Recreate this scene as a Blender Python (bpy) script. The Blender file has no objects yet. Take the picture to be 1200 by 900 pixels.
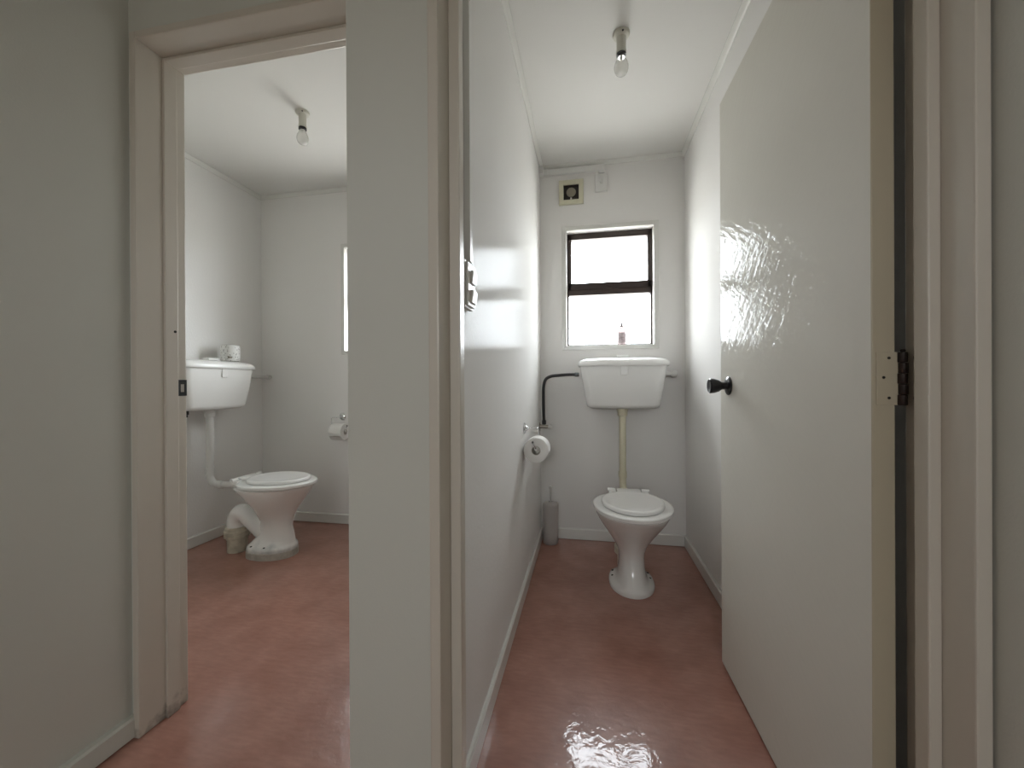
import bpy, bmesh, math, random
from mathutils import Vector, Matrix
random.seed(4)
S = bpy.context.scene
COL = S.collection
PI = math.pi

# ------------------------------------------------------------------ camera
F_PX, YAW, PIT, ROL, CAM_Z = 470.0, 0.1867, -0.0016, -0.0049, 1.0
cam_d = bpy.data.cameras.new('camera')
cam_d.sensor_fit = 'HORIZONTAL'; cam_d.sensor_width = 36.0
cam_d.lens = F_PX / 1200.0 * 36.0
cam_d.clip_start = 0.02
cam = bpy.data.objects.new('camera', cam_d); COL.objects.link(cam)
_R = Vector((math.cos(YAW), math.sin(YAW), 0)); _F = Vector((-math.sin(YAW), math.cos(YAW), 0)); _U = Vector((0, 0, 1))
F2 = _F*math.cos(PIT) + _U*math.sin(PIT); U2 = _U*math.cos(PIT) - _F*math.sin(PIT)
R3 = _R*math.cos(ROL) + U2*math.sin(ROL); U3 = U2*math.cos(ROL) - _R*math.sin(ROL)
m3 = Matrix((R3, U3, -F2)).transposed().to_4x4(); m3.translation = (0, 0, CAM_Z)
cam.matrix_world = m3
S.camera = cam

# ------------------------------------------------------------------ world, exposure
SKY = 24.0
w = bpy.data.worlds.new('overcast_sky'); S.world = w; w.use_nodes = True
_nt = w.node_tree; _bg = _nt.nodes['Background']; _bg.inputs[1].default_value = SKY
_tc = _nt.nodes.new('ShaderNodeTexCoord'); _sp = _nt.nodes.new('ShaderNodeSeparateXYZ'); _rp = _nt.nodes.new('ShaderNodeValToRGB')
_mr = _nt.nodes.new('ShaderNodeMapRange'); _mr.inputs[1].default_value = -1; _mr.inputs[2].default_value = 1
_nt.links.new(_tc.outputs['Generated'], _sp.inputs[0]); _nt.links.new(_sp.outputs[2], _mr.inputs[0]); _nt.links.new(_mr.outputs[0], _rp.inputs[0])
_rp.color_ramp.elements[0].position = 0.47; _rp.color_ramp.elements[0].color = (0.39, 0.38, 0.355, 1)     # sunless ground and buildings
_rp.color_ramp.elements[1].position = 0.52; _rp.color_ramp.elements[1].color = (0.945, 0.972, 1.0, 1)     # white overcast sky
_nt.links.new(_rp.outputs[0], _bg.inputs[0])
S.view_settings.view_transform = 'Standard'; S.view_settings.look = 'None'
S.view_settings.exposure = 0.0; S.view_settings.gamma = 1.0
S.view_settings.use_curve_mapping = False

def portal(name, loc, rot, sx, sz):
    l = bpy.data.lights.new(name, 'AREA'); l.shape = 'RECTANGLE'; l.size = sx; l.size_y = sz
    l.cycles.is_portal = True
    o = bpy.data.objects.new(name, l); COL.objects.link(o); o.location = loc; o.rotation_euler = rot
# windows of the two toilets and the unseen opening added to light the hall
portal('opening_portal', (0.1365, 2.845, 1.605), (-PI/2, 0, 0), 0.53, 0.73)
portal('opening_portal.001', (-1.325, 2.845, 1.605), (-PI/2, 0, 0), 0.75, 0.73)
HW = (-0.35, 0.18, 1.30, 1.79)                     # unseen opening added to light the hall, x0,x1,z0,z1 (behind the camera)
portal('opening_portal.002', ((HW[0]+HW[1])/2, -2.52, (HW[2]+HW[3])/2), (PI/2, 0, 0), HW[1]-HW[0], HW[3]-HW[2])

# ------------------------------------------------------------------ materials
def mat(name, col, rough=0.5, metal=0.0, bump=None, var=None, spec=0.5, coat=0.0, coat_rough=0.1, stretch=None):
    """bump=(scale, strength, distance, detail); var=(scale, amount, dark colour)"""
    m = bpy.data.materials.new(name); m.use_nodes = True
    nt = m.node_tree; b = nt.nodes['Principled BSDF']
    b.inputs['Base Color'].default_value = (*col, 1); b.inputs['Roughness'].default_value = rough
    b.inputs['Metallic'].default_value = metal; b.inputs['Specular IOR Level'].default_value = spec
    b.inputs['Coat Weight'].default_value = coat; b.inputs['Coat Roughness'].default_value = coat_rough
    tc = nt.nodes.new('ShaderNodeTexCoord'); mp = nt.nodes.new('ShaderNodeMapping')
    nt.links.new(tc.outputs['Object'], mp.inputs[0])
    if stretch: mp.inputs['Scale'].default_value = stretch
    m['_map'] = mp.name
    if var:
        n = nt.nodes.new('ShaderNodeTexNoise'); n.inputs['Scale'].default_value = var[0]; n.inputs['Detail'].default_value = 5
        nt.links.new(mp.outputs[0], n.inputs['Vector'])
        r = nt.nodes.new('ShaderNodeValToRGB'); r.color_ramp.elements[0].position = 0.35; r.color_ramp.elements[1].position = 0.7
        mx = nt.nodes.new('ShaderNodeMix'); mx.data_type = 'RGBA'; mx.name = 'VARMIX'
        mul = nt.nodes.new('ShaderNodeMath'); mul.operation = 'MULTIPLY'; mul.inputs[1].default_value = var[1]
        nt.links.new(n.outputs['Fac'], r.inputs[0]); nt.links.new(r.outputs[0], mul.inputs[0])
        nt.links.new(mul.outputs[0], mx.inputs[0])
        mx.inputs[6].default_value = (*col, 1); mx.inputs[7].default_value = (*var[2], 1)
        nt.links.new(mx.outputs[2], b.inputs['Base Color'])
    if bump:
        n = nt.nodes.new('ShaderNodeTexNoise'); n.inputs['Scale'].default_value = bump[0]
        n.inputs['Detail'].default_value = bump[3] if len(bump) > 3 else 3
        nt.links.new(mp.outputs[0], n.inputs['Vector'])
        bp = nt.nodes.new('ShaderNodeBump'); bp.inputs['Strength'].default_value = bump[1]; bp.inputs['Distance'].default_value = bump[2]
        nt.links.new(n.outputs['Fac'], bp.inputs['Height']); nt.links.new(bp.outputs[0], b.inputs['Normal']); nt.links.new(bp.outputs[0], b.inputs['Coat Normal'])
    return m

def stain(m, col, zlo, zhi, scale, amount):
    """dirt with its own blotchy shape, thicker close to the object's foot"""
    nt = m.node_tree; b = nt.nodes['Principled BSDF']
    tc = nt.nodes.new('ShaderNodeTexCoord'); sp = nt.nodes.new('ShaderNodeSeparateXYZ')
    nt.links.new(tc.outputs['Object'], sp.inputs[0])
    mr = nt.nodes.new('ShaderNodeMapRange'); mr.inputs[1].default_value = zlo; mr.inputs[2].default_value = zhi
    mr.inputs[3].default_value = 0.62; mr.inputs[4].default_value = 0.0
    nt.links.new(sp.outputs[2], mr.inputs[0])
    n = nt.nodes.new('ShaderNodeTexNoise'); n.inputs['Scale'].default_value = scale; n.inputs['Detail'].default_value = 6
    nt.links.new(tc.outputs['Object'], n.inputs['Vector'])
    ad = nt.nodes.new('ShaderNodeMath'); ad.operation = 'ADD'
    nt.links.new(mr.outputs[0], ad.inputs[0]); nt.links.new(n.outputs['Fac'], ad.inputs[1])
    r = nt.nodes.new('ShaderNodeMapRange'); r.inputs[1].default_value = 0.85; r.inputs[2].default_value = 1.15
    r.inputs[4].default_value = amount
    nt.links.new(ad.outputs[0], r.inputs[0])
    mx = nt.nodes.new('ShaderNodeMix'); mx.data_type = 'RGBA'
    src = b.inputs['Base Color'].links[0].from_socket if b.inputs['Base Color'].links else None
    if src: nt.links.new(src, mx.inputs[6])
    else: mx.inputs[6].default_value = b.inputs['Base Color'].default_value[:]
    mx.inputs[7].default_value = (*col, 1)
    nt.links.new(r.outputs[0], mx.inputs[0]); nt.links.new(mx.outputs[2], b.inputs['Base Color'])
    return m

WALLC = (0.83, 0.812, 0.785)
M = {}
M['wall'] = mat('wall_paint', WALLC, 0.55, bump=(220, 0.10, 0.002, 2), spec=0.0)
M['wall_gloss'] = mat('semi_gloss_wall_paint', (0.83, 0.815, 0.79), 0.45, bump=(150, 0.55, 0.0016, 3), spec=0.0, coat=0.13, coat_rough=0.06, stretch=(1, 1, 0.4))
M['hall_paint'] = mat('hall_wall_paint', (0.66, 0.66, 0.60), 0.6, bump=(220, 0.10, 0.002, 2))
M['ceiling'] = mat('ceiling_paint', (0.75, 0.735, 0.70), 0.7, bump=(150, 0.05, 0.002, 2))
M['trim'] = mat('white_gloss_trim', (0.74, 0.73, 0.69), 0.25, bump=(60, 0.05, 0.001, 2))
M['jamb'] = stain(mat('cream_gloss_jamb', (0.66, 0.61, 0.53), 0.28, bump=(70, 0.06, 0.001, 2)), (0.08, 0.055, 0.035), -0.02, 0.10, 34, 0.6)
M['door'] = mat('semi_gloss_door_paint', (0.76, 0.735, 0.665), 0.5, spec=0.0, coat=0.27, coat_rough=0.065, var=(5, 0.08, (0.66, 0.63, 0.56)))
def brush_strokes(m):
    nt = m.node_tree; b = nt.nodes['Principled BSDF']; tc = nt.nodes.new('ShaderNodeTexCoord'); prev = None
    for ang, sc, st in ((0.5, (1, 9, 42), 0.7), (-0.75, (1, 8, 34), 0.6), (0.0, (1, 3.5, 3), 0.8)):
        mp = nt.nodes.new('ShaderNodeMapping'); mp.inputs['Rotation'].default_value = (ang, 0, 0); mp.inputs['Scale'].default_value = sc
        # rotate first, then stretch
        mp.vector_type = 'TEXTURE'; mp.inputs['Scale'].default_value = tuple(1/q for q in sc)
        n = nt.nodes.new('ShaderNodeTexNoise'); n.inputs['Scale'].default_value = 1.6; n.inputs['Detail'].default_value = 3; n.inputs['Distortion'].default_value = 0.4
        bp = nt.nodes.new('ShaderNodeBump'); bp.inputs['Strength'].default_value = st; bp.inputs['Distance'].default_value = 0.0022
        nt.links.new(tc.outputs['Object'], mp.inputs[0]); nt.links.new(mp.outputs[0], n.inputs['Vector']); nt.links.new(n.outputs['Fac'], bp.inputs['Height'])
        if prev: nt.links.new(prev.outputs[0], bp.inputs['Normal'])
        prev = bp
    nt.links.new(prev.outputs[0], b.inputs['Coat Normal'])
brush_strokes(M['door'])
M['door_edge'] = mat('yellowed_door_edge_paint', (0.52, 0.46, 0.34), 0.4, bump=(60, 0.08, 0.001, 2))
M['painted_shade'] = mat('painted_shade_black', (0.02, 0.016, 0.012), 0.6)  # near-black colour standing in for shade in the fan and under the button
M['porcelain'] = mat('white_porcelain', (0.87, 0.855, 0.825), 0.12, coat=0.3)
M['porcelain_worn'] = stain(mat('scuffed_white_porcelain', (0.86, 0.845, 0.815), 0.16, coat=0.2), (0.34, 0.36, 0.36), -0.02, 0.20, 16, 0.6)
M['pad'] = mat('grimy_cement_pad', (0.60, 0.56, 0.50), 0.8, bump=(120, 0.3, 0.002), var=(18, 0.55, (0.20, 0.17, 0.13)))
M['plastic'] = mat('white_cistern_plastic', (0.86, 0.85, 0.82), 0.25)
M['seat'] = mat('white_seat_plastic', (0.88, 0.87, 0.845), 0.18)
M['cream_pipe'] = mat('yellowed_pipe_plastic', (0.72, 0.67, 0.50), 0.35)
M['grey_pipe'] = mat('grey_white_pipe_plastic', (0.66, 0.65, 0.62), 0.35)
M['soil'] = mat('old_cream_drain_plastic', (0.70, 0.65, 0.53), 0.5, var=(18, 0.7, (0.36, 0.31, 0.23)))
M['black'] = mat('black_plastic', (0.008, 0.008, 0.009), 0.3)
M['black_rubber'] = mat('black_rubber_hose', (0.014, 0.012, 0.012), 0.45, bump=(600, 0.2, 0.001))
M['chrome'] = mat('chrome', (0.75, 0.75, 0.76), 0.12, metal=1.0)
M['brass'] = mat('dull_metal', (0.38, 0.35, 0.31), 0.35, metal=1.0)
M['dark_steel'] = mat('dark_rusty_steel', (0.014, 0.010, 0.009), 0.5, metal=0.2, var=(60, 0.8, (0.035, 0.016, 0.010)))
M['bronze'] = mat('dark_bronze_aluminium', (0.028, 0.014, 0.010), 0.4)
M['paper'] = mat('white_tissue_paper', (0.84, 0.825, 0.79), 0.9, bump=(300, 0.15, 0.001))
M['card'] = mat('cardboard_core', (0.66, 0.62, 0.55), 0.9)
M['elec'] = mat('white_electrical_plastic', (0.76, 0.75, 0.72), 0.3)
M['cream_elec'] = mat('yellowed_fan_plastic', (0.64, 0.61, 0.46), 0.4)
M['fan_disc'] = mat('beige_fan_motor_plastic', (0.25, 0.225, 0.17), 0.5)
M['holder'] = mat('lampholder_plastic', (0.62, 0.60, 0.52), 0.35)
M['pump'] = mat('pale_pump_plastic', (0.16, 0.13, 0.13), 0.35)
M['screw'] = mat('dark_screw_hole', (0.012, 0.010, 0.008), 0.6)

# floor: glossy mottled red-brown sheet vinyl
def floor_mat():
    m = mat('red_brown_sheet_vinyl', (0.24, 0.115, 0.09), 0.3, spec=0.25, coat=0.6, coat_rough=0.04)
    nt = m.node_tree; b = nt.nodes['Principled BSDF']; mp = nt.nodes[m['_map']]
    n1 = nt.nodes.new('ShaderNodeTexNoise'); n1.inputs['Scale'].default_value = 7; n1.inputs['Detail'].default_value = 8
    n2 = nt.nodes.new('ShaderNodeTexNoise'); n2.inputs['Scale'].default_value = 60; n2.inputs['Detail'].default_value = 6
    mp2 = nt.nodes.new('ShaderNodeMapping'); mp2.inputs['Scale'].default_value = (0.35, 1.3, 1)
    nt.links.new(mp.outputs[0], mp2.inputs[0]); nt.links.new(mp2.outputs[0], n2.inputs['Vector']); nt.links.new(mp.outputs[0], n1.inputs['Vector'])
    r1 = nt.nodes.new('ShaderNodeValToRGB')
    r1.color_ramp.elements[0].color = (0.340, 0.154, 0.112, 1); r1.color_ramp.elements[1].color = (0.445, 0.228, 0.176, 1)
    r1.color_ramp.elements[0].position = 0.3; r1.color_ramp.elements[1].position = 0.72
    r2 = nt.nodes.new('ShaderNodeValToRGB')
    r2.color_ramp.elements[0].color = (0.90, 0.89, 0.88, 1); r2.color_ramp.elements[1].color = (1.05, 1.06, 1.06, 1)
    r2.color_ramp.elements[0].position = 0.35; r2.color_ramp.elements[1].position = 0.7
    nt.links.new(n1.outputs['Fac'], r1.inputs[0]); nt.links.new(n2.outputs['Fac'], r2.inputs[0])
    mx = nt.nodes.new('ShaderNodeMix'); mx.data_type = 'RGBA'; mx.blend_type = 'MULTIPLY'; mx.inputs[0].default_value = 1
    nt.links.new(r1.outputs[0], mx.inputs[6]); nt.links.new(r2.outputs[0], mx.inputs[7]); nt.links.new(mx.outputs[2], b.inputs['Base Color'])
    n3 = nt.nodes.new('ShaderNodeTexNoise'); n3.inputs['Scale'].default_value = 30; n3.inputs['Detail'].default_value = 3
    n3.inputs['Distortion'].default_value = 0.6
    nt.links.new(mp.outputs[0], n3.inputs['Vector'])
    bp = nt.nodes.new('ShaderNodeBump'); bp.inputs['Strength'].default_value = 0.22; bp.inputs['Distance'].default_value = 0.004
    nt.links.new(n3.outputs['Fac'], bp.inputs['Height']); nt.links.new(bp.outputs[0], b.inputs['Normal']); nt.links.new(bp.outputs[0], b.inputs['Coat Normal'])
    return m
M['floor'] = floor_mat()

def glass_mat(name, tint, refl=0.05, rough=0.02, body=0.0, bodycol=(0.8, 0.8, 0.8)):
    m = bpy.data.materials.new(name); m.use_nodes = True; nt = m.node_tree; nt.nodes.clear()
    out = nt.nodes.new('ShaderNodeOutputMaterial'); t = nt.nodes.new('ShaderNodeBsdfTransparent'); t.inputs[0].default_value = (*tint, 1)
    g = nt.nodes.new('ShaderNodeBsdfGlossy'); g.inputs['Roughness'].default_value = rough
    fr = nt.nodes.new('ShaderNodeFresnel'); fr.inputs[0].default_value = 1.45
    mx = nt.nodes.new('ShaderNodeMixShader')
    ge = nt.nodes.new('ShaderNodeNewGeometry'); inv = nt.nodes.new('ShaderNodeMath'); inv.operation = 'SUBTRACT'; inv.inputs[0].default_value = 1
    fm = nt.nodes.new('ShaderNodeMath'); fm.operation = 'MULTIPLY'
    nt.links.new(ge.outputs['Backfacing'], inv.inputs[1]); nt.links.new(inv.outputs[0], fm.inputs[0]); nt.links.new(fr.outputs[0], fm.inputs[1])
    nt.links.new(fm.outputs[0], mx.inputs[0])
    if body > 0:
        d = nt.nodes.new('ShaderNodeBsdfDiffuse'); d.inputs[0].default_value = (*bodycol, 1)
        tl = nt.nodes.new('ShaderNodeBsdfTranslucent'); tl.inputs[0].default_value = (*bodycol, 1)
        ms = nt.nodes.new('ShaderNodeMixShader'); nt.links.new(d.outputs[0], ms.inputs[1]); nt.links.new(tl.outputs[0], ms.inputs[2])
        mb = nt.nodes.new('ShaderNodeMixShader'); mb.inputs[0].default_value = body
        nt.links.new(t.outputs[0], mb.inputs[1]); nt.links.new(ms.outputs[0], mb.inputs[2]); nt.links.new(mb.outputs[0], mx.inputs[1])
    else:
        nt.links.new(t.outputs[0], mx.inputs[1])
    nt.links.new(g.outputs[0], mx.inputs[2]); nt.links.new(mx.outputs[0], out.inputs[0])
    return m
M['pane'] = glass_mat('window_glass', (0.97, 0.99, 1.0))
M['bulb'] = glass_mat('pearl_bulb_glass', (0.9, 0.9, 0.89), body=0.35, bodycol=(0.82, 0.81, 0.78))
M['bottle'] = glass_mat('pink_grey_bottle_plastic', (0.75, 0.68, 0.68), rough=0.25, body=0.8, bodycol=(0.60, 0.50, 0.50))
M['frosted'] = glass_mat('frosted_plastic', (0.985, 0.97, 0.96), rough=0.3, body=0.33, bodycol=(0.92, 0.90, 0.89))

# ------------------------------------------------------------------ mesh helpers
def obj(name, bm, m, parent=None, smooth=None):
    me = bpy.data.meshes.new(name)
    bmesh.ops.recalc_face_normals(bm, faces=bm.faces)
    bm.to_mesh(me); bm.free()
    for mm in (m if isinstance(m, (list, tuple)) else [m]): me.materials.append(mm)
    if smooth:
        for p in me.polygons: p.use_smooth = True
        me.set_sharp_from_angle(angle=math.radians(smooth))
    o = bpy.data.objects.new(name, me); COL.objects.link(o)
    if parent: o.parent = parent
    return o
def bx(bm, x0, x1, y0, y1, z0, z1, bev=0, seg=2):
    t = bmesh.new()
    bmesh.ops.create_cube(t, size=1)
    for v in t.verts: v.co = Vector(((x0+x1)/2+v.co.x*(x1-x0), (y0+y1)/2+v.co.y*(y1-y0), (z0+z1)/2+v.co.z*(z1-z0)))
    if bev: bmesh.ops.bevel(t, geom=t.edges[:], offset=bev, segments=seg, profile=0.6, affect='EDGES')
    merge(bm, t); return bm
def merge(bm, t):
    me = bpy.data.meshes.new('tmp'); t.to_mesh(me); t.free(); bm.from_mesh(me); bpy.data.meshes.remove(me)
def box(*a, **k): return bx(bmesh.new(), *a, **k)
def boxes(lst, bev=0):
    bm = bmesh.new()
    for a in lst: bx(bm, *a, bev=bev)
    return bm
def loft(rings, cap=(True, True), bm=None):
    bm = bm or bmesh.new()
    R = [[bm.verts.new(p) for p in r] for r in rings]; n = len(R[0])
    for a, b in zip(R, R[1:]):
        for i in range(n):
            j = (i+1) % n; bm.faces.new((a[i], a[j], b[j], b[i]))
    if cap[0]: bm.faces.new(R[0][::-1])
    if cap[1]: bm.faces.new(R[-1])
    return bm
def lathe(prof, n=32, M4=None, bm=None):
    """prof: (r, z) pairs; axis = local z; M4 places it"""
    rings = []
    for r, z in prof:
        rings.append([(max(r, 1e-5)*math.cos(2*PI*i/n), max(r, 1e-5)*math.sin(2*PI*i/n), z) for i in range(n)])
    t = loft(rings)
    if M4 is not None: bmesh.ops.transform(t, matrix=M4, verts=t.verts)
    bm = bm or bmesh.new(); merge(bm, t); return bm
def axis(loc, d):
    q = Vector((0, 0, 1)).rotation_difference(Vector(d).normalized())
    return Matrix.Translation(loc) @ q.to_matrix().to_4x4()
def cr(pts, k=8):
    """Catmull-Rom through pts"""
    P = [Vector(p) for p in pts]; P = [2*P[0]-P[1]] + P + [2*P[-1]-P[-2]]; out = []
    for i in range(1, len(P)-2):
        for s in range(k):
            t = s/k; a, b, c, d = P[i-1:i+3]
            out.append(0.5*((2*b)+(c-a)*t+(2*a-5*b+4*c-d)*t*t+(3*b-a-3*c+d)*t**3))
    out.append(P[-2]); return out
def tube(pts, r, n=16, bm=None, smooth=0, cap=True):
    P = cr(pts, smooth) if smooth else [Vector(p) for p in pts]
    rr = r if callable(r) else (lambda t: r)
    up = None; rings = []
    for i, p in enumerate(P):
        d = (P[min(i+1, len(P)-1)] - P[max(i-1, 0)]).normalized()
        if up is None: up = d.orthogonal().normalized()
        up = (up - d*up.dot(d)).normalized(); s = d.cross(up)
        q = rr(i/(len(P)-1))
        rings.append([p + (up*math.cos(2*PI*k/n) + s*math.sin(2*PI*k/n))*q for k in range(n)])
    return loft(rings, (cap, cap), bm)
def rrect(hw, y0, y1, r, z, n=8, bow=0.0):
    """rounded rectangle outline, x in +-hw, y0(front)..y1(back); bow pushes the front out at its middle"""
    pts = []
    for cx, cy, a0 in ((hw-r, y1-r, 0), (-hw+r, y1-r, 90), (-hw+r, y0+r, 180), (hw-r, y0+r, 270)):
        rr_ = r
        for k in range(n+1):
            a = math.radians(a0+90*k/n); pts.append([cx+rr_*math.cos(a), cy+rr_*math.sin(a), z])
        if a0 == 180:
            for k in range(1, 8):
                t = k/8; pts.append([-hw+r+(2*hw-2*r)*t, y0, z])
    for p in pts:
        if bow and p[1] < (y0+y1)/2: p[1] -= bow*(1-(p[0]/hw)**2)*min(1, ((y0+y1)/2-p[1])/((y1-y0)/2))
    return [tuple(p) for p in pts]
def egg(yf, yb, hw, z, n=56, ef=2.0, eb=2.6, c=None):
    """egg outline: front yf (negative), back yb, half width hw"""
    c = yb - (yb-yf)*0.42 if c is None else c
    out = []
    for i in range(n):
        a = 2*PI*i/n; ca, sa = math.cos(a), math.sin(a)
        e = eb if sa > 0 else ef
        x = hw*math.copysign(abs(ca)**(2/e), ca); y = math.copysign(abs(sa)**(2/e), sa)
        out.append((x, c + y*((yb-c) if sa > 0 else (c-yf)), z))
    return out

def tag(o, label=None, cat=None, group=None, kind=None):
    if label: o['label'] = label
    if cat: o['category'] = cat
    if group: o['group'] = group
    if kind: o['kind'] = kind
    return o
def thing(name, loc, rz, label, cat, group=None):
    o = bpy.data.objects.new(name, None); o.empty_display_size = 0.05; COL.objects.link(o)
    o.location = loc; o.rotation_euler = (0, 0, rz)
    return tag(o, label, cat, group)
def struct(name, bm, m, label, cat, smooth=None):
    return tag(obj(name, bm, m, None, smooth), label, cat, None, 'structure')

# ------------------------------------------------------------------ room shell
XL, XR, YB, H = -0.30, 0.585, 2.60, 2.40            # right toilet: left wall, right wall, back wall, ceiling
XLL, XPL, YF2 = -2.393, -0.40, 1.045                # left toilet: left wall, partition, front wall inner face
HXL, HXR, HYB = -1.285, 0.560, -2.40                 # hall
struct('floor', box(-2.55, 1.75, -2.55, 2.85, -0.06, 0), M['floor'], 'glossy red-brown sheet vinyl floor running through both toilets', 'floor')
struct('ceiling', box(-2.55, 1.75, -2.55, 2.85, H, H+0.08), M['ceiling'], 'plain off-white ceiling over the two toilets', 'ceiling')

W1 = (-0.130, 0.403); W2 = (-1.700, -0.950); WZ = (1.238, 1.972)
bk = [(XLL-0.12, W2[0], YB, YB+0.25, 0, H), (W2[1], W1[0], YB, YB+0.25, 0, H), (W1[1], XR+0.12, YB, YB+0.25, 0, H)]
for q in (W1, W2):
    bk += [(q[0], q[1], YB, YB+0.25, 0, WZ[0]), (q[0], q[1], YB, YB+0.25, WZ[1], H)]
struct('wall_back', boxes(bk), M['wall'], 'pale grey painted end wall with the windows', 'wall')
struct('wall_partition', box(XPL, XL, 0.80, YB, 0, H), M['wall_gloss'], 'glossy white partition wall between the two toilets', 'wall')
struct('wall_right', box(XR, XR+0.12, 0.80, YB, 0, H), M['wall'], 'glossy white wall behind the open door', 'wall')
struct('wall_left', box(XLL-0.12, XLL, 0.925, YB, 0, H), M['wall_gloss'], 'white wall carrying the cistern in the left toilet', 'wall')
DZ = 1.979
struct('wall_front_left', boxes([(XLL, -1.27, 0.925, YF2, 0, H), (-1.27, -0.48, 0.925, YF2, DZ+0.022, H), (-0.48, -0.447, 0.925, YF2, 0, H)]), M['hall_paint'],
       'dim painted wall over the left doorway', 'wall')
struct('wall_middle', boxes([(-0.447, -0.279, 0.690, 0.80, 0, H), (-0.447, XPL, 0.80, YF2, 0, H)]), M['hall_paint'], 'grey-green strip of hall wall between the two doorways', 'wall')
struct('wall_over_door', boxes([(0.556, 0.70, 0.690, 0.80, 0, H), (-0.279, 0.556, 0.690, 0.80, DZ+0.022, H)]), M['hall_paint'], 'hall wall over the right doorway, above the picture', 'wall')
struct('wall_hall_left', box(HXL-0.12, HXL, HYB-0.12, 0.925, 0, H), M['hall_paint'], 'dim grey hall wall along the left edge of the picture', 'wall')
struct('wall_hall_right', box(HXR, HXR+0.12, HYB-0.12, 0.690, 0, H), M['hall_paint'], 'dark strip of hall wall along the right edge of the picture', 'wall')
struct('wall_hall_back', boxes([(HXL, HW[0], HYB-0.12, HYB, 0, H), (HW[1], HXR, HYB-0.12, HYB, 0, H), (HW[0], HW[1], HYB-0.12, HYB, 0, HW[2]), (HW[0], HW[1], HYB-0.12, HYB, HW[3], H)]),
       M['hall_paint'], 'hall wall behind the viewpoint, with an opening added to light the hall', 'wall')

# baseboards
def base_run(name, p, q, nrm, h, label, t=0.012, m='trim'):
    """profile swept from p to q; nrm points into the room"""
    p, q, n = Vector((*p, 0)), Vector((*q, 0)), Vector((*nrm, 0))
    prof = [(0, 0), (t-0.007, 0), (t-0.007, 0.004), (t, 0.004), (t, h-0.006), (t-0.005, h), (0, h)]
    rings = [[tuple(c + n*a + Vector((0, 0, b))) for a, b in prof] for c in (p, q)]
    return struct(name, loft(rings), M[m], label, 'baseboard')
base_run('baseboard_back', (XL, YB), (XR, YB), (0, -1), 0.070, 'low white baseboard behind the right toilet')
base_run('baseboard_partition', (XL, 0.805), (XL, YB), (1, 0), 0.070, 'long white baseboard along the partition wall, right toilet')
base_run('baseboard_right', (XR, 0.80), (XR, YB), (-1, 0), 0.070, 'white baseboard on the wall behind the open door')
base_run('baseboard_back_left', (XLL, YB), (XPL, YB), (0, -1), 0.070, 'white baseboard under the window wall of the left toilet')
base_run('baseboard_left', (XLL, YF2), (XLL, YB), (1, 0), 0.070, 'white baseboard below the cistern wall in the left toilet')
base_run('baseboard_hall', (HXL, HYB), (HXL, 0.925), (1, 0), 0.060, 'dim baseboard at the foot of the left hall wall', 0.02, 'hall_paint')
# small quad mouldings where walls meet the ceiling
def cornice(name, p, q, nrm, label, s=0.022):
    p, q, n = Vector((*p, H)), Vector((*q, H)), Vector((*nrm, 0))
    prof = [(0, 0), (s, 0), (s, -0.005), (s*0.75, -s*0.6), (s*0.45, -s*0.95), (0.005, -s*1.1), (0, -s*1.1)]
    rings = [[tuple(c + n*a + Vector((0, 0, b))) for a, b in prof] for c in (p, q)]
    return struct(name, loft(rings), M['trim'], label, 'moulding')
cornice('trim_1', (XL, 0.80), (XL, YB), (1, 0), 'thin ceiling moulding above the partition wall, right toilet')
cornice('trim_2', (XL, YB), (XR, YB), (0, -1), 'thin ceiling moulding above the window, right toilet')
cornice('trim_3', (XR, 0.80), (XR, YB), (-1, 0), 'thin ceiling moulding above the open door')
cornice('trim_4', (XLL, YF2), (XLL, YB), (1, 0), 'thin ceiling moulding above the left toilet cistern')
cornice('trim_5', (XLL, YB), (XPL, YB), (0, -1), 'thin ceiling moulding on the left toilet window wall')

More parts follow.
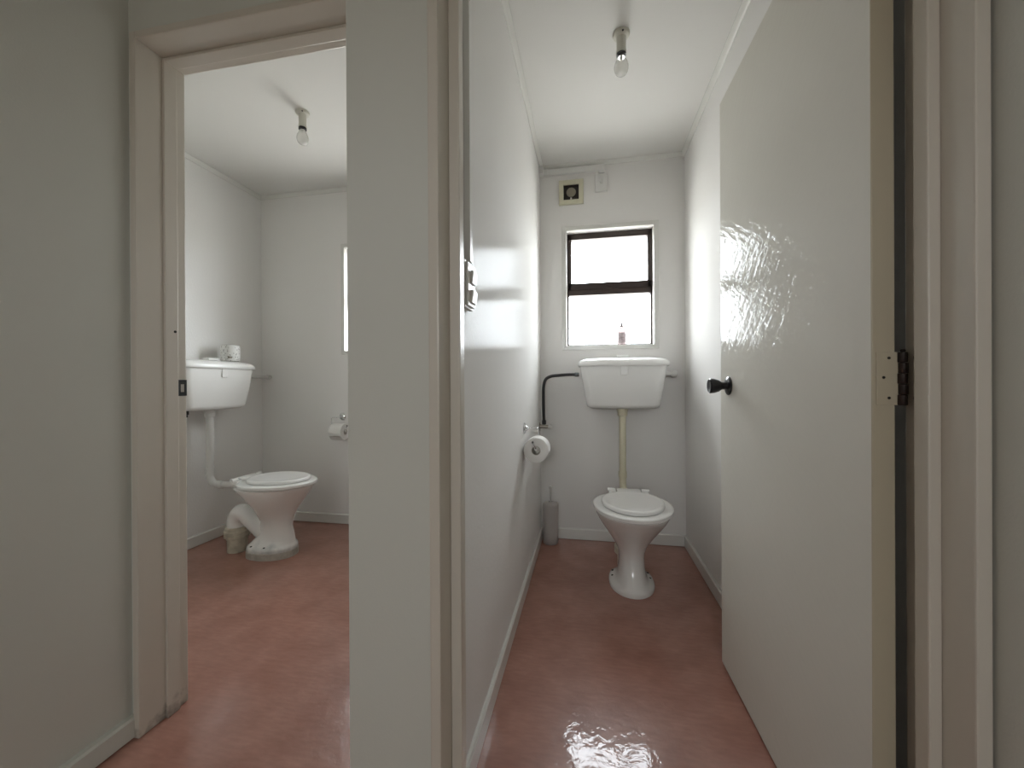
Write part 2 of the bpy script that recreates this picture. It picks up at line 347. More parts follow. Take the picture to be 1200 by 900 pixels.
# ------------------------------------------------------------------ windows
def window(name, X, label, pane_label=True):
    root = tag(bpy.data.objects.new(name, None), label, 'window', None, 'structure'); COL.objects.link(root)
    x0, x1 = X; root.location = ((x0+x1)/2, YB, WZ[0]); hw = (x1-x0)/2; h = WZ[1]-WZ[0]
    c = bmesh.new()                                   # white timber casing, proud of the wall, with a stepped inner edge
    for a in ((-hw-0.030, -hw, -0.010, 0.0, -0.026, h+0.030), (hw, hw+0.030, -0.010, 0.0, -0.026, h+0.030), (-hw, hw, -0.010, 0.0, h, h+0.030), (-hw, hw, -0.010, 0.0, -0.026, 0.0),
              (-hw-0.012, -hw, -0.016, -0.010, -0.012, h+0.012), (hw, hw+0.012, -0.016, -0.010, -0.012, h+0.012), (-hw, hw, -0.016, -0.010, h, h+0.012), (-hw, hw, -0.016, -0.010, -0.012, 0)):
        bx(c, *a, bev=0.0015)
    obj('casing', c, M['trim'], root)
    f = bmesh.new(); y0, y1 = 0.050, 0.10            # dark bronze frame
    zt0, zt1 = 0.332, 0.410                           # transom
    for a in ((-hw, -hw+0.012, y0, y1, 0, h), (hw-0.012, hw, y0, y1, 0, h), (-hw, hw, y0, y1, h-0.012, h), (-hw, hw, y0, y1, 0, 0.012), (-hw, hw, y0, y1, zt0, zt0+0.040)):
        bx(f, *a, bev=0.001)
    obj('window_frame', f, M['bronze'], root)
    s = bmesh.new(); y0 = 0.044                      # opening awning sash on top
    for a in ((-hw+0.007, -hw+0.029, y0, 0.09, zt0+0.035, h-0.010), (hw-0.029, hw-0.007, y0, 0.09, zt0+0.035, h-0.010), (-hw+0.008, hw-0.008, y0, 0.09, h-0.040, h-0.010), (-hw+0.008, hw-0.008, y0, 0.09, zt0+0.035, zt1)):
        bx(s, *a, bev=0.002)
    sash = obj('sash', s, M['bronze'], root)
    st = bmesh.new(); bx(st, -0.02, 0.02, 0.034, 0.046, zt0+0.050, zt0+0.062, bev=0.003)
    obj('window_catch', st, M['bronze'], sash)
    obj('pane', box(-hw+0.027, hw-0.027, 0.066, 0.070, zt1-0.004, h-0.036), M['pane'], sash)
    obj('pane', box(-hw+0.008, hw-0.008, 0.072, 0.076, 0.006, zt0+0.004), M['pane'], root)
    return root
window('window_1', W1, 'dark-framed window with a white casing above the right cistern')
window('window_2', W2, 'white-cased window, just its left edge showing beside the middle wall')

# ------------------------------------------------------------------ door linings and door
fr = tag(bpy.data.objects.new('trim_6', None), 'cream gloss door lining around the right doorway', 'door frame', None, 'structure'); COL.objects.link(fr)
fr.location = (0.14, 0.675, 0)
def fpart(name, a, m='jamb', bev=0.003, par=None, off=None):
    o = off or par.location
    return obj(name, box(a[0]-o[0], a[1]-o[0], a[2]-o[1], a[3]-o[1], a[4], a[5], bev=bev), M[m], par)
fpart('jamb', (-0.279, -0.259, 0.675, 0.803, 0, DZ+0.02), par=fr)
fpart('jamb', (0.536, 0.556, 0.675, 0.803, 0, DZ+0.02), par=fr)
fpart('head', (-0.259, 0.536, 0.675, 0.803, DZ, DZ+0.02), par=fr)
fpart('door_stop', (-0.259, -0.238, 0.730, 0.759, 0, DZ), par=fr)
fpart('door_stop', (0.518, 0.536, 0.730, 0.759, 0, DZ), par=fr)
fpart('door_stop', (-0.238, 0.518, 0.730, 0.759, DZ-0.018, DZ), par=fr)

fl = tag(bpy.data.objects.new('trim_7', None), 'cream gloss door lining around the left doorway', 'door frame', None, 'structure'); COL.objects.link(fl)
fl.location = (-0.875, 0.915, 0)
fpart('jamb', (-1.270, -1.250, 0.915, 1.058, 0, DZ+0.02), par=fl)
fpart('jamb', (-0.500, -0.480, 0.915, 1.058, 0, DZ+0.02), par=fl)
fpart('head', (-1.250, -0.500, 0.915, 1.058, DZ, DZ+0.02), par=fl)
fpart('door_stop', (-1.250, -1.241, 0.988, 1.026, 0, DZ), par=fl, bev=0.002)
fpart('door_stop', (-0.509, -0.500, 0.988, 1.026, 0, DZ), par=fl, bev=0.002)
fpart('door_stop', (-1.241, -0.509, 0.988, 1.026, DZ-0.008, DZ), par=fl, bev=0.002)
sp = bmesh.new(); o = fl.location                      # black latch strike plate with its slot
for a in ((1.031, 1.038, 0.966, 1.016), (1.050, 1.057, 0.966, 1.016), (1.038, 1.050, 0.966, 0.978), (1.038, 1.050, 1.002, 1.016)):
    bx(sp, -1.2505-o[0], -1.2475-o[0], a[0]-o[1], a[1]-o[1], a[2], a[3], bev=0.0006)
spo = obj('strike_plate', sp, M['black'], fl); spo['label'] = 'black metal latch strike plate'
obj('latch_slot', box(-1.2503-o[0], -1.2490-o[0], 1.038-o[1], 1.050-o[1], 0.978, 1.002), M['brass'], spo)
ho = obj('screw_hole', lathe([(0.004, 0), (0.004, 0.0012), (0, 0.0012)], 14, axis((-1.2412-o[0], 1.016-o[1], 1.163), (1, 0, 0))), M['screw'], fl)

# open door: hinged on the right jamb, swung into the right toilet
DW, DT, DH = 0.745, 0.035, 1.975
dr = tag(bpy.data.objects.new('door_1', None), 'plain cream flush door standing open against the right wall', 'door', None, 'structure'); COL.objects.link(dr)
dr.location = (0.514, 0.792, 0.010)
dr.rotation_euler = (0, 0, math.radians(1.17))          # local y runs from hinge edge to latch edge, local -x is the visible face
leaf = bmesh.new(); bx(leaf, -DT, 0, 0.0, DW, 0, DH, bev=0.0015)
for f in leaf.faces:
    c = f.calc_center_median()
    if c.y < 0.002: f.material_index = 1
lf = obj('leaf', leaf, [M['door'], M['door_edge']], dr)
kb = obj('door_knob', lathe([(0.0, 0.0), (0.0135, 0.0), (0.012, 0.012), (0.013, 0.020), (0.020, 0.030), (0.0245, 0.045), (0.0255, 0.056), (0.022, 0.060), (0.018, 0.058), (0.0, 0.057)], 36,
         axis((-DT-0.003, DW-0.078, 0.978), (-1, 0, 0))), M['black'], dr, 40)
kb['label'] = 'black tapered door knob'
obj('rosette', lathe([(0, 0), (0.031, 0), (0.031, 0.003), (0.027, 0.006), (0.016, 0.008), (0, 0.008)], 36, axis((-DT-0.0002, DW-0.078, 0.978), (-1, 0, 0))), M['black'], kb, 40)
hg = bmesh.new()                                         # knuckle of the butt hinge
zs = [0.950, 0.968, 0.986, 1.004, 1.022, 1.040]
for k in range(5):
    lathe([(0, 0), (0.0058, 0), (0.0066, 0.001), (0.0066, 0.0168), (0.0058, 0.0176), (0, 0.0176)], 18, Matrix.Translation((0.009+(0.0005 if k % 2 else -0.0005), -0.004, zs[k])), hg)
lathe([(0, 0), (0.003, 0), (0.004, 0.002), (0.003, 0.004), (0, 0.0045)], 14, Matrix.Translation((0.009, -0.004, 1.040)), hg)
hgo = obj('hinge', hg, M['dark_steel'], dr, 40); hgo['label'] = 'dark rusty butt hinge'
obj('hinge_leaf', box(-0.0285, 0.004, -0.0014, -0.0002, 0.950, 1.040, bev=0.0004), M['door_edge'], hgo)
for (xx, zz) in ((-0.010, 1.030), (-0.018, 0.997), (-0.010, 0.962)):
    obj('screw', lathe([(0.0024, 0), (0.0024, 0.0008), (0, 0.0008)], 12, axis((xx, -0.0015, zz), (0, -1, 0))), M['screw'], hgo)

for (xx, zz) in ((0.782, 1.040), (0.772, 1.007), (0.782, 0.972)):
    obj('screw_hole', lathe([(0.0032, 0), (0.0032, 0.0006), (0, 0.0006)], 12, axis((0.536-fr.location[0], xx-fr.location[1], zz), (-1, 0, 0))), M['brass'], fr)

# ------------------------------------------------------------------ toilet pans
def make_pan(loc, rz, label, pad=0.0, rise=-0.012, foot=0.0, por='porcelain'):
    t = thing('toilet_pan', loc, rz, label, 'toilet', 'toilet pans')
    P = rise                                          # height shift of bowl rim and seat
    PZ = pad
    secs = [(0.000, -0.160, 0.118, 0.107, 2.0, 2.8), (0.014, -0.161, 0.118, 0.109, 2.0, 2.8), (0.024, -0.158, 0.116, 0.105, 2.0, 2.8), (0.031, -0.153, 0.112, 0.089, 2.1, 2.7),
            (0.042, -0.147, 0.106, 0.074, 2.2, 2.6), (0.070, -0.134, 0.097, 0.067, 2.2, 2.5), (0.110, -0.117, 0.088, 0.062, 2.2, 2.4), (0.160, -0.106, 0.081, 0.060, 2.2, 2.3), (0.190, -0.110, 0.078, 0.064, 2.1, 2.2),
            (0.220, -0.124, 0.078, 0.078, 2.0, 2.2), (0.250, -0.146, 0.080, 0.096, 2.0, 2.2), (0.280, -0.173, 0.084, 0.114, 2.0, 2.2), (0.310, -0.205, 0.090, 0.133, 2.0, 2.25), (0.340, -0.238, 0.098, 0.151, 2.0, 2.3), (0.360, -0.259, 0.105, 0.162, 2.0, 2.35),
            (0.380, -0.279, 0.115, 0.171, 2.0, 2.5), (0.392, -0.292, 0.124, 0.176, 2.0, 2.6), (0.402, -0.298, 0.128, 0.178, 2.0, 2.6), (0.406, -0.294, 0.125, 0.174, 2.0, 2.6)]
    cl = lambda q: max(0.0, min(1.0, q))
    sh = lambda z: foot*cl((0.34-z)/0.15) + 0.8*foot*cl((z-0.03)/0.07)*cl((0.395-z)/0.10)
    secs = [(z, a-sh(z), b-sh(z), c, d, e) for z, a, b, c, d, e in secs]
    body = loft([egg(yf, yb, hw, z+(P if z > 0.15 else PZ + (P-PZ)*max(0, z-0.042)/0.118), ef=a, eb=b, c=-0.015-sh(z) if z < 0.2 else None) for z, yf, yb, hw, a, b in secs])
    bo = obj('bowl', body, M[por], t, 50)
    # outlet: the trap leaves the foot, humps up and turns down to the drain
    tr = tube([(0, 0.035-foot, 0.085+PZ), (0, 0.070-foot*0.6, 0.125+PZ), (0, 0.100, 0.165+PZ), (0, 0.135, 0.190+PZ), (0, 0.170, 0.188+PZ), (0, 0.193, 0.160+PZ), (0, 0.198, 0.130+PZ), (0, 0.198, 0.095+PZ)], lambda q: 0.054, 24, smooth=6)
    obj('trap', tr, M[por], t, 50)
    so = obj('drain_collar', lathe([(0.0, 0.055), (0.056, 0.055), (0.058, 0.064), (0.069, 0.070), (0.069, 0.084), (0.063, 0.087), (0.069, 0.090), (0.069, 0.106), (0.063, 0.110), (0.063, 0.126), (0.055, 0.130), (0, 0.130)], 36, Matrix.Translation((0, 0.198, PZ*0.5))), M['soil'], t, 40)
    so['label'] = 'old cream drain collar'
    obj('drain_pipe', lathe([(0, 0), (0.053, 0), (0.053, 0.058+PZ*0.5), (0, 0.058+PZ*0.5)], 36, Matrix.Translation((0, 0.198, 0))), M['soil'], so, 40)
    for sx in (-1, 1):
        for yy in (-0.005, 0.085) if pad else (0.03, 0.085):
            q = 0.090 if yy < 0.05 else 0.086
            obj('bolt_hole', lathe([(0.0065, 0), (0.0065, 0.003), (0.003, 0.0045), (0, 0.0045)], 14, Matrix.Translation((sx*q, yy-0.03-foot, 0.028+PZ))), M['screw'], t)
    if pad:
        po = obj('mounting_pad', loft([egg(-0.162-foot, 0.120-foot, 0.111, z, eb=2.8, c=-0.015-foot) for z in (0.0, pad-0.002)] + [egg(-0.159-foot, 0.117-foot, 0.108, pad, eb=2.8, c=-0.015-foot)]), M['pad'], t, 40)
        po['label'] = 'grimy cement mounting pad'
    # seat ring and lid
    rings = []
    for z, d in ((0.4075, 0.006), (0.411, 0.0), (0.424, 0.0), (0.4285, 0.004), (0.430, 0.012)):
        rings.append(egg(-0.312+d, 0.116-d, 0.185-d, z+P, eb=2.3))
    for z, d in ((0.430, 0.060), (0.4085, 0.062)):
        rings.append(egg(-0.312+d, 0.116-d, 0.185-d, z+P, eb=2.3))
    sb = loft(rings, (False, False)); n = 56          # close the underside between first and last ring
    sb.verts.ensure_lookup_table(); V = sb.verts; L = (len(rings)-1)*n
    for i in range(n):
        j = (i+1) % n; sb.faces.new((V[i], V[L+i], V[L+j], V[j]))
    obj('seat', sb, M['seat'], t, 40)
    rings = []
    for z, d in ((0.4308, 0.004), (0.434, 0.0), (0.444, 0.001), (0.449, 0.006), (0.4505, 0.014), (0.449, 0.022), (0.4485, 0.060)):
        rings.append(egg(-0.277+d, 0.078-d, 0.146-d, z+P, eb=2.05))
    lid = loft(rings)
    bx(lid, -0.060, 0.060, 0.030, 0.142, 0.433+P, 0.447+P, bev=0.004)
    lo = obj('lid', lid, M['seat'], t, 40)
    for sx in (-1, 1):
        hb = bmesh.new()
        tube([(sx*0.066, 0.132, 0.438+P), (sx*0.106, 0.132, 0.438+P)], 0.010, 16, hb)
        bx(hb, sx*0.083-0.018, sx*0.083+0.018, 0.098, 0.140, 0.414+P, 0.434+P, bev=0.004)
        bx(hb, sx*0.083-0.012, sx*0.083+0.012, 0.102, 0.120, 0.404+P, 0.416+P, bev=0.002)
        obj('seat_hinge', hb, M['seat'], t, 40)
    return t

make_pan((0.209, 2.082, 0), 0, 'white porcelain toilet with closed lid, standing below the dark-framed window')
make_pan((-1.887, 2.072, 0), PI/2, 'white porcelain toilet seen from its side through the left doorway', pad=0.038, rise=0.008, foot=0.034, por='porcelain_worn')

# ------------------------------------------------------------------ cisterns
def make_cistern(loc, rz, label, pipe, knee, over):
    """origin on the floor at the wall; faces local -y"""
    t = thing('toilet_cistern', loc, rz, label, 'cistern', 'toilet cisterns')
    yb = -0.012
    B = []
    for z, hw, yf, r in ((0.846, 0.150, -0.125, 0.05), (0.850, 0.190, -0.155, 0.05), (0.858, 0.207, -0.166, 0.045), (0.872, 0.213, -0.171, 0.042), (0.98, 0.231, -0.182, 0.045), (1.092, 0.249, -0.193, 0.048), (1.100, 0.249, -0.193, 0.048)):
        B.append(rrect(hw, yf, yb, r, z, bow=0.012))
    obj('tank', loft(B), M['plastic'], t, 45)
    L = []
    for z, hw, yf, d in ((1.098, 0.258, -0.200, 0), (1.102, 0.2615, -0.203, 0), (1.116, 0.2615, -0.203, 0), (1.126, 0.257, -0.198, 0), (1.136, 0.246, -0.186, 0.0), (1.144, 0.225, -0.165, 0), (1.149, 0.18, -0.135, 0), (1.151, 0.11, -0.11, 0)):
        L.append(rrect(hw, yf, yb+0.004, min(0.05, hw*0.4, (yb-yf)*0.45), z, bow=0.013))
    lid = obj('cistern_lid', loft(L), M['plastic'], t, 50)
    fb = obj('flush_button', box(-0.034, 0.034, -0.128, -0.075, 1.152, 1.166, bev=0.004), M['seat'], lid)
    obj('button_shadow', box(-0.024, 0.024, -0.122, -0.081, 1.146, 1.153, bev=0.001), M['painted_shade'], fb)  # black block painted as the shadow beneath the button
    # small raised tab under the lid on the tank front
    obj('front_tab', boxes([(-0.018, 0.020, -0.2085, -0.196, 1.045, 1.099)], bev=0.003), M['plastic'], t)
    # flush pipe: cistern outlet, straight drop, bend forward to the pan
    pm = M[pipe]
    zz = knee[1]; yy = knee[0]
    fp = tube([(0, yy, 0.85), (0, yy, 0.78), (0, yy, zz+0.09)] + [(0, yy-0.06*(1-math.cos(a)), zz+0.06-0.06*math.sin(a)) for a in [i*PI/16 for i in range(9)]] + [(0, yy-0.09, zz), (0, knee[2], zz)], 0.0205, 20)
    po = obj('flush_pipe', fp, pm, t, 50); po['label'] = 'flush pipe from cistern to pan'
    nb = lathe([(0, 0.800), (0.025, 0.800), (0.029, 0.804), (0.029, 0.828), (0.033, 0.830), (0.033, 0.846), (0, 0.848)], 28, Matrix.Translation((0, yy, 0)))
    obj('pipe_nut', nb, pm, po, 40)
    obj('elbow_socket', tube([(0, yy, zz+0.10), (0, yy, zz+0.065)], 0.0245, 20), pm, po, 40)
    obj('elbow_socket', tube([(0, yy-0.062, zz), (0, yy-0.095, zz)], 0.0245, 20), pm, po, 40)
    # overflow pipe out of the side
    ov = bmesh.new()
    tube(over, 0.0115, 16, ov)
    oo = obj('overflow_pipe', ov, M['grey_pipe'], t, 40)
    on = lathe([(0, 0), (0.018, 0), (0.018, 0.012), (0.0145, 0.016), (0, 0.016)], 16, axis((0.240, over[0][1], over[0][2]), (1, 0, 0)))
    obj('pipe_nut', on, M['grey_pipe'], oo, 40)
    return t, oo

zc = 1.052
cR, oR = make_cistern((0.205, YB, 0), 0, 'white plastic cistern hanging under the dark-framed window', 'cream_pipe', (-0.10, 0.366, -0.380),
                      [(0.225, -0.09, zc), (0.295, -0.09, zc), (0.304, -0.087, zc), (0.309, -0.078, zc), (0.309, 0.0, zc)])
eb = lathe([(0, 0), (0.017, 0), (0.0185, 0.004), (0.0185, 0.030), (0.015, 0.034), (0, 0.034)], 20, axis((0.279, -0.09, zc), (1, 0, 0)))
obj('wall_flange', lathe([(0, 0), (0.022, 0), (0.022, 0.004), (0.016, 0.012), (0, 0.012)], 20, axis((0.309, -0.0004, zc), (0, -1, 0))), M['grey_pipe'], oR, 40)
obj('elbow_socket', eb, M['grey_pipe'], oR, 40)
cL, oL = make_cistern((XLL, 2.09, 0), PI/2, 'white plastic cistern with a spare roll on top, in the left toilet', 'grey_pipe', (-0.095, 0.386, -0.372),
                      [(0.225, -0.075, 1.055), (0.40, -0.075, 1.055), (0.511, -0.075, 1.055)])
lb = lathe([(0, 0), (0.016, 0), (0.016, 0.03), (0.012, 0.034), (0, 0.034)], 18, axis((0.475, -0.075, 1.055), (1, 0, 0)))
obj('elbow_socket', lb, M['grey_pipe'], oL, 40)
iv = lathe([(0, 0.812), (0.011, 0.812), (0.011, 0.826), (0.016, 0.828), (0.016, 0.852), (0, 0.852)], 12, Matrix.Translation((-0.165, -0.11, 0)))
io = obj('inlet_nut', iv, M['black'], cL, 40); io['label'] = 'black inlet nut under the tank'

# ------------------------------------------------------------------ water supply of the right cistern
ws = thing('water_supply_hose', (XL, 2.50, 0.735), 0, 'black flexible water hose bending from the wall valve to the right cistern', 'hose')
hz = 1.052-0.735
hp = [(0.030, 0.0, 0.020), (0.028, 0, 0.09), (0.027, 0, 0.18), (0.029, 0, 0.245), (0.042, 0, 0.288), (0.075, 0, 0.308), (0.12, 0, hz-0.004), (0.18, 0, hz), (0.246, 0, hz)]
obj('hose', tube(hp, 0.0092, 16, smooth=6), M['black_rubber'], ws, 60)
nu = lathe([(0, 0), (0.012, 0), (0.013, 0.003), (0.013, 0.022), (0.010, 0.026), (0, 0.026)], 6, axis((0.222, 0, hz), (1, 0, 0)))
obj('hose_nut', lathe([(0, 0), (0.013, 0), (0.013, 0.022), (0.010, 0.028), (0, 0.028)], 6, Matrix.Translation((0.030, 0, 0.008))), M['black'], ws)
obj('hose_nut', nu, M['black'], ws)
vb = lathe([(0, 0), (0.026, 0), (0.026, 0.003), (0.013, 0.005), (0.013, 0.012), (0.011, 0.014), (0.011, 0.055), (0, 0.055)], 20, axis((0.0003, 0, -0.006), (1, 0, 0)))
tube([(0.030, 0, -0.006), (0.030, 0, 0.012)], 0.010, 16, vb)
vo = obj('valve', vb, M['brass'], ws, 40)
vh = obj('valve_handle', lathe([(0, 0), (0.006, 0), (0.006, 0.004), (0.0125, 0.007), (0.0135, 0.015), (0.0115, 0.022), (0, 0.024)], 16, axis((0.054, 0, -0.006), (1, 0, 0))), M['elec'], vo, 40)
vh['label'] = 'white valve handle'

# ------------------------------------------------------------------ toilet roll holders and rolls
def make_holder(loc, rz, label, drop, sleeve=0.060):
    """origin on the wall at the rosette; wall normal = local -y; open end of spindle at +x"""
    t = thing('toilet_roll_holder', loc, rz, label, 'roll holder', 'chrome toilet roll holders')
    obj('rosette', lathe([(0, 0), (0.026, 0), (0.0265, 0.002), (0.020, 0.007), (0.012, 0.010), (0.008, 0.018), (0, 0.019)], 32, axis((0, -0.0004, 0), (0, -1, 0))), M['chrome'], t, 40)
    D = drop; q = -0.064
    w_ = [(0, -0.012, 0), (0, q+0.008, 0), (-0.007, q, 0), (-0.036, q, 0), (-0.044, q, -0.008), (-0.044, q, -D+0.008), (-0.037, q, -D), (0.0, q, -D), (0.062, q, -D), (0.067, q, -D+0.003), (0.067, q+0.012, -D+0.026)]
    obj('wire_arm', tube(w_, 0.0032, 12), M['chrome'], t, 60)
    if sleeve:
        so = obj('spindle_sleeve', lathe([(0.0035, -0.034), (0.0095, -0.034), (0.0095, sleeve), (0.0035, sleeve)], 24, axis((0, q, -D), (1, 0, 0))), M['elec'], t, 40)
        so['label'] = 'white plastic sleeve on the wire'
    obj('end_stop', lathe([(0, -0.005), (0.004, -0.004), (0.0052, 0), (0.004, 0.004), (0, 0.005)], 14, Matrix.Translation((0.067, -0.050, -drop+0.030))), M['black'], t, 60)
    return t
def roll_mesh(R, r, L, rag=False):
    """paper cylinder along local x, centred"""
    n = 48; prof = [(r, -L/2), (R-0.002, -L/2), (R, -L/2+0.002), (R, L/2-0.002), (R-0.002, L/2), (r, L/2)]
    rings = [[(z, a*math.cos(2*PI*i/n), a*math.sin(2*PI*i/n)) for i in range(n)] for a, z in prof]
    rings.append(rings[0]); bm = bmesh.new()
    V = [[bm.verts.new(p) for p in q] for q in rings[:-1]]; V.append(V[0])
    for a, b in zip(V, V[1:]):
        for i in range(n):
            j = (i+1) % n; bm.faces.new((a[i], a[j], b[j], b[i]))
    return bm
def make_roll(loc, rz, label, tail=0.02, wallside=1):
    t = thing('toilet_roll', loc, rz, label, 'toilet roll', 'toilet rolls on holders')
    obj('paper', roll_mesh(0.058, 0.0215, 0.094), M['paper'], t, 40)
    obj('core', roll_mesh(0.0213, 0.0198, 0.0944), M['card'], t, 40)
    # loose end of the paper on the wall side
    a0 = math.radians(200 if wallside > 0 else -20); pts = []
    P = [(0.0585*math.cos(a0-k*0.12*wallside), 0.0585*math.sin(a0-k*0.12*wallside)) for k in range(4)][::-1]
    e = P[-1]; P += [(e[0]+0.002, e[1]-0.01), (e[0]+0.004, e[1]-tail)]
    bm = bmesh.new(); A = [[bm.verts.new((x, y, z)) for y, z in P] for x in (-0.046, 0.046)]
    for k in range(len(P)-1): bm.faces.new((A[0][k], A[0][k+1], A[1][k+1], A[1][k]))
    to = obj('loose_end', bm, M['paper'], t, 60)
    md = to.modifiers.new('thickness', 'SOLIDIFY'); md.thickness = 0.0006
    return t
# right: on the partition wall; local +x (open end) points to the camera (-Y): rz = -90deg, local -y -> -X ... use +90 with mirrored run
def holder_matrix(o): return o
hR = make_holder((XL, 1.893, 0.786), PI/2, 'small chrome toilet roll holder on the partition wall, right toilet', 0.087)
hR.scale = (-1, 1, 1)
make_roll((XL+0.064, 1.8825, 0.699-0.0094), PI/2, 'white toilet roll on the partition wall, its round end facing the viewer', 0.010)
hL = make_holder((-1.728, YB, 0.768), 0, 'small chrome toilet roll holder on the window wall, left toilet', 0.091, 0.0655)
make_roll((-1.7115, YB-0.064, 0.677-0.0094), 0, 'white toilet roll on the window wall, next to the middle wall edge', 0.004)

# spare wrapped roll standing on the left cistern
def wrap_mat():
    m = mat('printed_tissue_wrap', (0.80, 0.79, 0.76), 0.6)
    nt = m.node_tree; b = nt.nodes['Principled BSDF']
    v = nt.nodes.new('ShaderNodeTexVoronoi'); v.inputs['Scale'].default_value = 75
    tc = nt.nodes.new('ShaderNodeTexCoord'); nt.links.new(tc.outputs['Object'], v.inputs['Vector'])
    r = nt.nodes.new('ShaderNodeValToRGB'); r.color_ramp.elements[0].color = (0.40, 0.38, 0.36, 1); r.color_ramp.elements[1].color = (0.80, 0.79, 0.76, 1)
    r.color_ramp.elements[0].position = 0.22; r.color_ramp.elements[1].position = 0.34
    nt.links.new(v.outputs['Distance'], r.inputs[0]); nt.links.new(r.outputs[0], b.inputs['Base Color'])
    return m
M['wrap'] = wrap_mat()
sr = thing('spare_toilet_roll', (-2.285, 2.225, 1.1515), 0, 'patterned spare toilet roll standing on the left cistern lid', 'toilet roll')
obj('wrapper', lathe([(0.0, 0.004), (0.020, 0.002), (0.046, 0.0), (0.052, 0.003), (0.053, 0.012), (0.053, 0.094), (0.051, 0.101), (0.044, 0.104), (0.020, 0.101), (0.0, 0.099)], 40), M['wrap'], sr, 40)
obj('seal', box(0.028, 0.044, -0.047, -0.030, 0.018, 0.030, bev=0.001), M['fan_disc'], sr)

# ------------------------------------------------------------------ ceiling lights (bare unlit bulbs)
def make_light(loc, rz, label):
    t = thing('ceiling_light', loc, rz, label, 'ceiling light', 'bare bulb ceiling lights')
    obj('ceiling_rose', lathe([(0, -0.0003), (0.033, -0.0003), (0.034, -0.004), (0.031, -0.012), (0.021, -0.017), (0, -0.017)], 36), M['holder'], t, 40)
    ho = obj('lamp_holder', lathe([(0, -0.015), (0.0205, -0.015), (0.0190, -0.020), (0.0185, -0.068), (0.0205, -0.072), (0.0205, -0.081), (0, -0.081)], 32), M['holder'], t, 40)
    obj('entry_screw', lathe([(0, 0), (0.0035, 0), (0.0035, 0.002), (0, 0.002)], 12, axis((0.004, -0.030, -0.0125), (0, -0.9, -0.3))), M['screw'], ho)
    bb = obj('bulb_base', lathe([(0, -0.080), (0.0185, -0.080), (0.0195, -0.083), (0.0195, -0.090), (0, -0.090)], 28), M['black'], t, 40)
    cap = obj('bulb_cap', lathe([(0, -0.089), (0.0135, -0.089), (0.0145, -0.094), (0.0145, -0.096), (0, -0.096)], 28), M['chrome'], bb, 40)
    g = [(0.0140, -0.095), (0.0155, -0.100), (0.0205, -0.108), (0.0255, -0.119), (0.0283, -0.131), (0.0285, -0.140), (0.0262, -0.151), (0.0208, -0.160), (0.0118, -0.1665), (0.0, -0.168)]
    obj('bulb', lathe(g, 32), M['bulb'], t, 80)
    st = lathe([(0, -0.096), (0.005, -0.096), (0.0035, -0.106), (0.004, -0.108), (0, -0.108)], 12)
    tube([(0.002, 0, -0.106), (0.012, 0, -0.128)], 0.0005, 6, st); tube([(-0.002, 0, -0.106), (-0.012, 0, -0.128)], 0.0005, 6, st)
    tube([(-0.012, 0, -0.128), (-0.004, 0.003, -0.130), (0.004, 0.003, -0.130), (0.012, 0, -0.128)], 0.0006, 6, st)
    obj('filament', st, M['brass'], t, 60)
    return t
make_light((0.138, 1.665, H), 0.0, 'bare unlit bulb on the ceiling of the right toilet')
make_light((-1.435, 1.83, H), 0.5, 'bare unlit bulb on the ceiling seen through the left doorway')

# ------------------------------------------------------------------ extractor fan, isolator, trunking, light switch
fan = thing('extractor_fan', (-0.099, YB, 2.219), 0, 'yellowed square extractor fan high on the window wall', 'extractor fan')
fb = bmesh.new(); a = 0.078; i_ = 0.048
for q in ((-a, a, i_, a), (-a, a, -a, -i_)): bx(fb, q[0], q[1], -0.016, -0.0004, q[2], q[3], bev=0.003)
for q in ((-a, -i_, -i_-0.002, i_+0.002), (i_, a, -i_-0.002, i_+0.002)): bx(fb, q[0], q[1], -0.016, -0.0004, q[2], q[3], bev=0.003)
obj('fan_cover', fb, M['cream_elec'], fan)
obj('fan_cavity_shade', box(-i_-0.001, i_+0.001, -0.005, -0.0006, -i_-0.001, i_+0.001), M['painted_shade'], fan)  # thin black slab; the recess shade is put into its colour
obj('motor_disc', lathe([(0, 0), (0.028, 0), (0.030, 0.002), (0.029, 0.005), (0.022, 0.0065), (0, 0.007)], 36, axis((0, -0.0062, 0.0), (0, -1, 0))), M['fan_disc'], fan, 40)
for k in (-1, 1):
    for q in range(3):
        obj('louvre', box(-i_, i_, -0.011, -0.008, k*(0.034+q*0.005)-0.0006, k*(0.034+q*0.005)+0.0006), M['dark_steel'], fan)
cl = obj('catch', box(-0.005, 0.005, -0.0165, -0.007, -0.0455, -0.036, bev=0.001), M['elec'], fan)
iso = thing('isolator_switch', (0.089, YB, 2.2625), 0, 'small white isolator switch plate beside the extractor fan', 'switch')
obj('plate', box(-0.038, 0.038, -0.014, -0.0004, -0.056, 0.056, bev=0.003), M['elec'], iso)
obj('knob', lathe([(0, 0), (0.013, 0), (0.013, 0.007), (0.010, 0.010), (0, 0.010)], 20, axis((0, -0.0138, 0.006), (0, -1, 0))), M['elec'], iso, 40)
tk = thing('cable_trunking', (-0.09, YB, 2.355), 0, 'white cable trunking running under the ceiling to the isolator switch', 'trunking')
obj('channel', boxes([(-0.208, 0.199, -0.024, -0.0004, -0.019, 0.017), (0.165, 0.199, -0.0235, -0.0004, -0.0355, -0.019)], bev=0.002), M['elec'], tk)
obj('corner_piece', boxes([(-0.2095, -0.155, -0.027, -0.0004, -0.021, 0.0178), (-0.2095, -0.182, -0.060, -0.027, -0.021, 0.0178)], bev=0.002), M['elec'], tk)

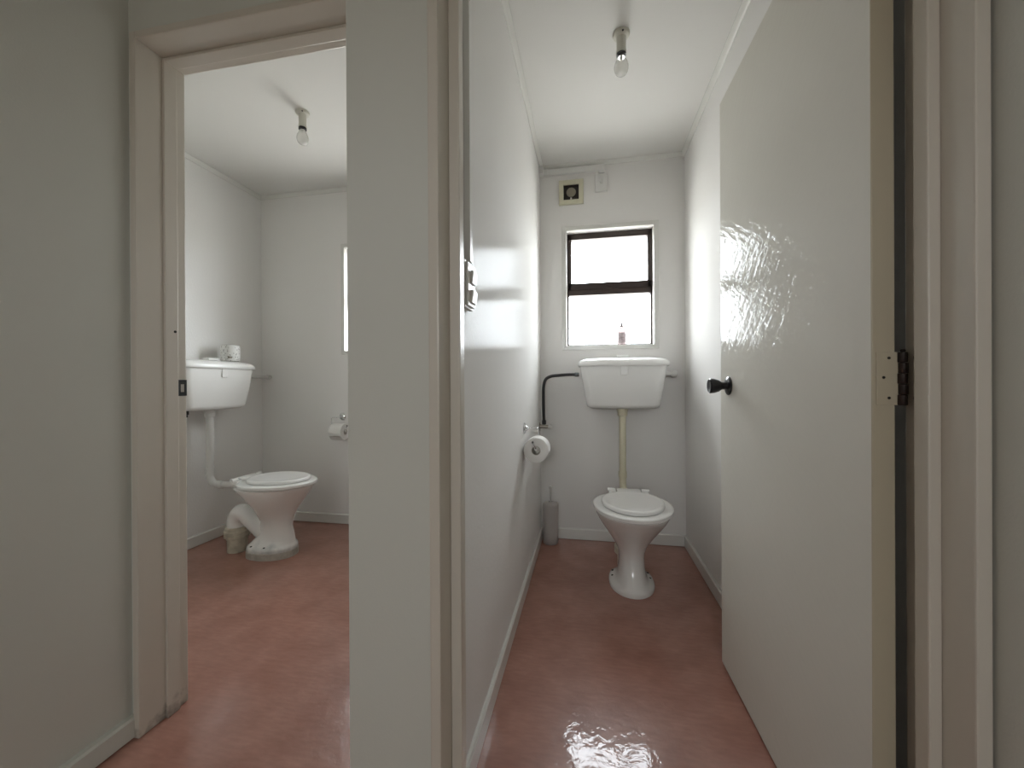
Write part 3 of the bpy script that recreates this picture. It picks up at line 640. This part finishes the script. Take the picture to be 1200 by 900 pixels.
vt = thing('cable_trunking', (XL, 0.964, 1.302), 0, 'upright cable trunking on the partition wall dropping to the light switch', 'trunking')
obj('channel', box(0.0004, 0.017, -0.0115, 0.0115, 0.0, 1.05, bev=0.0015), M['elec'], vt)
sw = thing('light_switch', (XL, 0.958, 1.243), 0, 'white light switch inside the right doorway, edge on', 'switch')
obj('plate', box(0.0004, 0.012, -0.036, 0.036, -0.058, 0.058, bev=0.003), M['elec'], sw)
obj('mount_block', box(0.0118, 0.0185, -0.030, 0.033, -0.053, 0.053, bev=0.003), M['elec'], sw)
rk = bmesh.new()
for zz in (0.022, -0.026):
    t_ = bmesh.new(); bx(t_, 0.017, 0.0255, -0.012, 0.026, -0.016, 0.016, bev=0.003)
    bmesh.ops.transform(t_, matrix=Matrix.Translation((0, 0, zz)) @ Matrix.Rotation(0.14, 4, 'Y'), verts=t_.verts)
    obj('rocker', t_, M['elec'], sw)
rk.free()

# ------------------------------------------------------------------ bottle on the sill
bt = thing('pump_bottle', (0.212, YB+0.024, WZ[0]), 0, 'small pinkish pump bottle standing on the window sill', 'bottle')
bd = [(0, 0), (0.0205, 0), (0.0225, 0.003), (0.0225, 0.075), (0.0215, 0.085), (0.0165, 0.095), (0.0100, 0.100), (0.0100, 0.104), (0, 0.104)]
obj('body', lathe([(r*1.18, z*1.12) for r, z in bd], 32), M['bottle'], bt, 40)
obj('label_band', lathe([(0.0266, 0.018), (0.0268, 0.019), (0.0268, 0.078), (0.0266, 0.079)], 32), mat('faded_label', (0.52, 0.44, 0.45), 0.6, var=(90, 0.8, (0.22, 0.17, 0.18))), bt, 40)
pu = lathe([(0, 0.115), (0.0130, 0.115), (0.0130, 0.124), (0.006, 0.126), (0.0050, 0.136), (0, 0.136)], 20)
bx(pu, -0.026, 0.009, -0.006, 0.006, 0.135, 0.1425, bev=0.002)
obj('pump', pu, M['pump'], bt, 40)

# ------------------------------------------------------------------ toilet brush
bh = thing('brush_holder', (-0.232, 2.512, 0), 0, 'frosted toilet brush pot on the floor in the far left corner', 'brush holder')
obj('pot', lathe([(0, 0.0005), (0.044, 0.0005), (0.046, 0.004), (0.0475, 0.03), (0.049, 0.235), (0.0485, 0.246), (0.040, 0.254), (0.016, 0.258), (0.0125, 0.258), (0.0125, 0.2565), (0.039, 0.2525), (0.0465, 0.245), (0.047, 0.235), (0.0455, 0.03), (0.044, 0.006), (0, 0.004)], 40), M['frosted'], bh, 50)
br = thing('toilet_brush', (-0.232, 2.512, 0), 0, 'toilet brush standing in the frosted pot, only its handle showing', 'brush')
obj('handle', lathe([(0, 0.09), (0.005, 0.09), (0.0055, 0.20), (0.0055, 0.335), (0.0085, 0.340), (0.0095, 0.350), (0.007, 0.357), (0, 0.359)], 20), M['grey_pipe'], br, 40)
bsm = [(0.0, 0.012)]
for k in range(9):
    z = 0.015+k*0.009; bsm += [(0.030+0.006*math.sin(k*0.4), z), (0.034+0.006*math.sin(k*0.4), z+0.004)]
bsm += [(0.0, 0.10)]
obj('bristles', lathe(bsm, 28), M['grey_pipe'], br, 30)
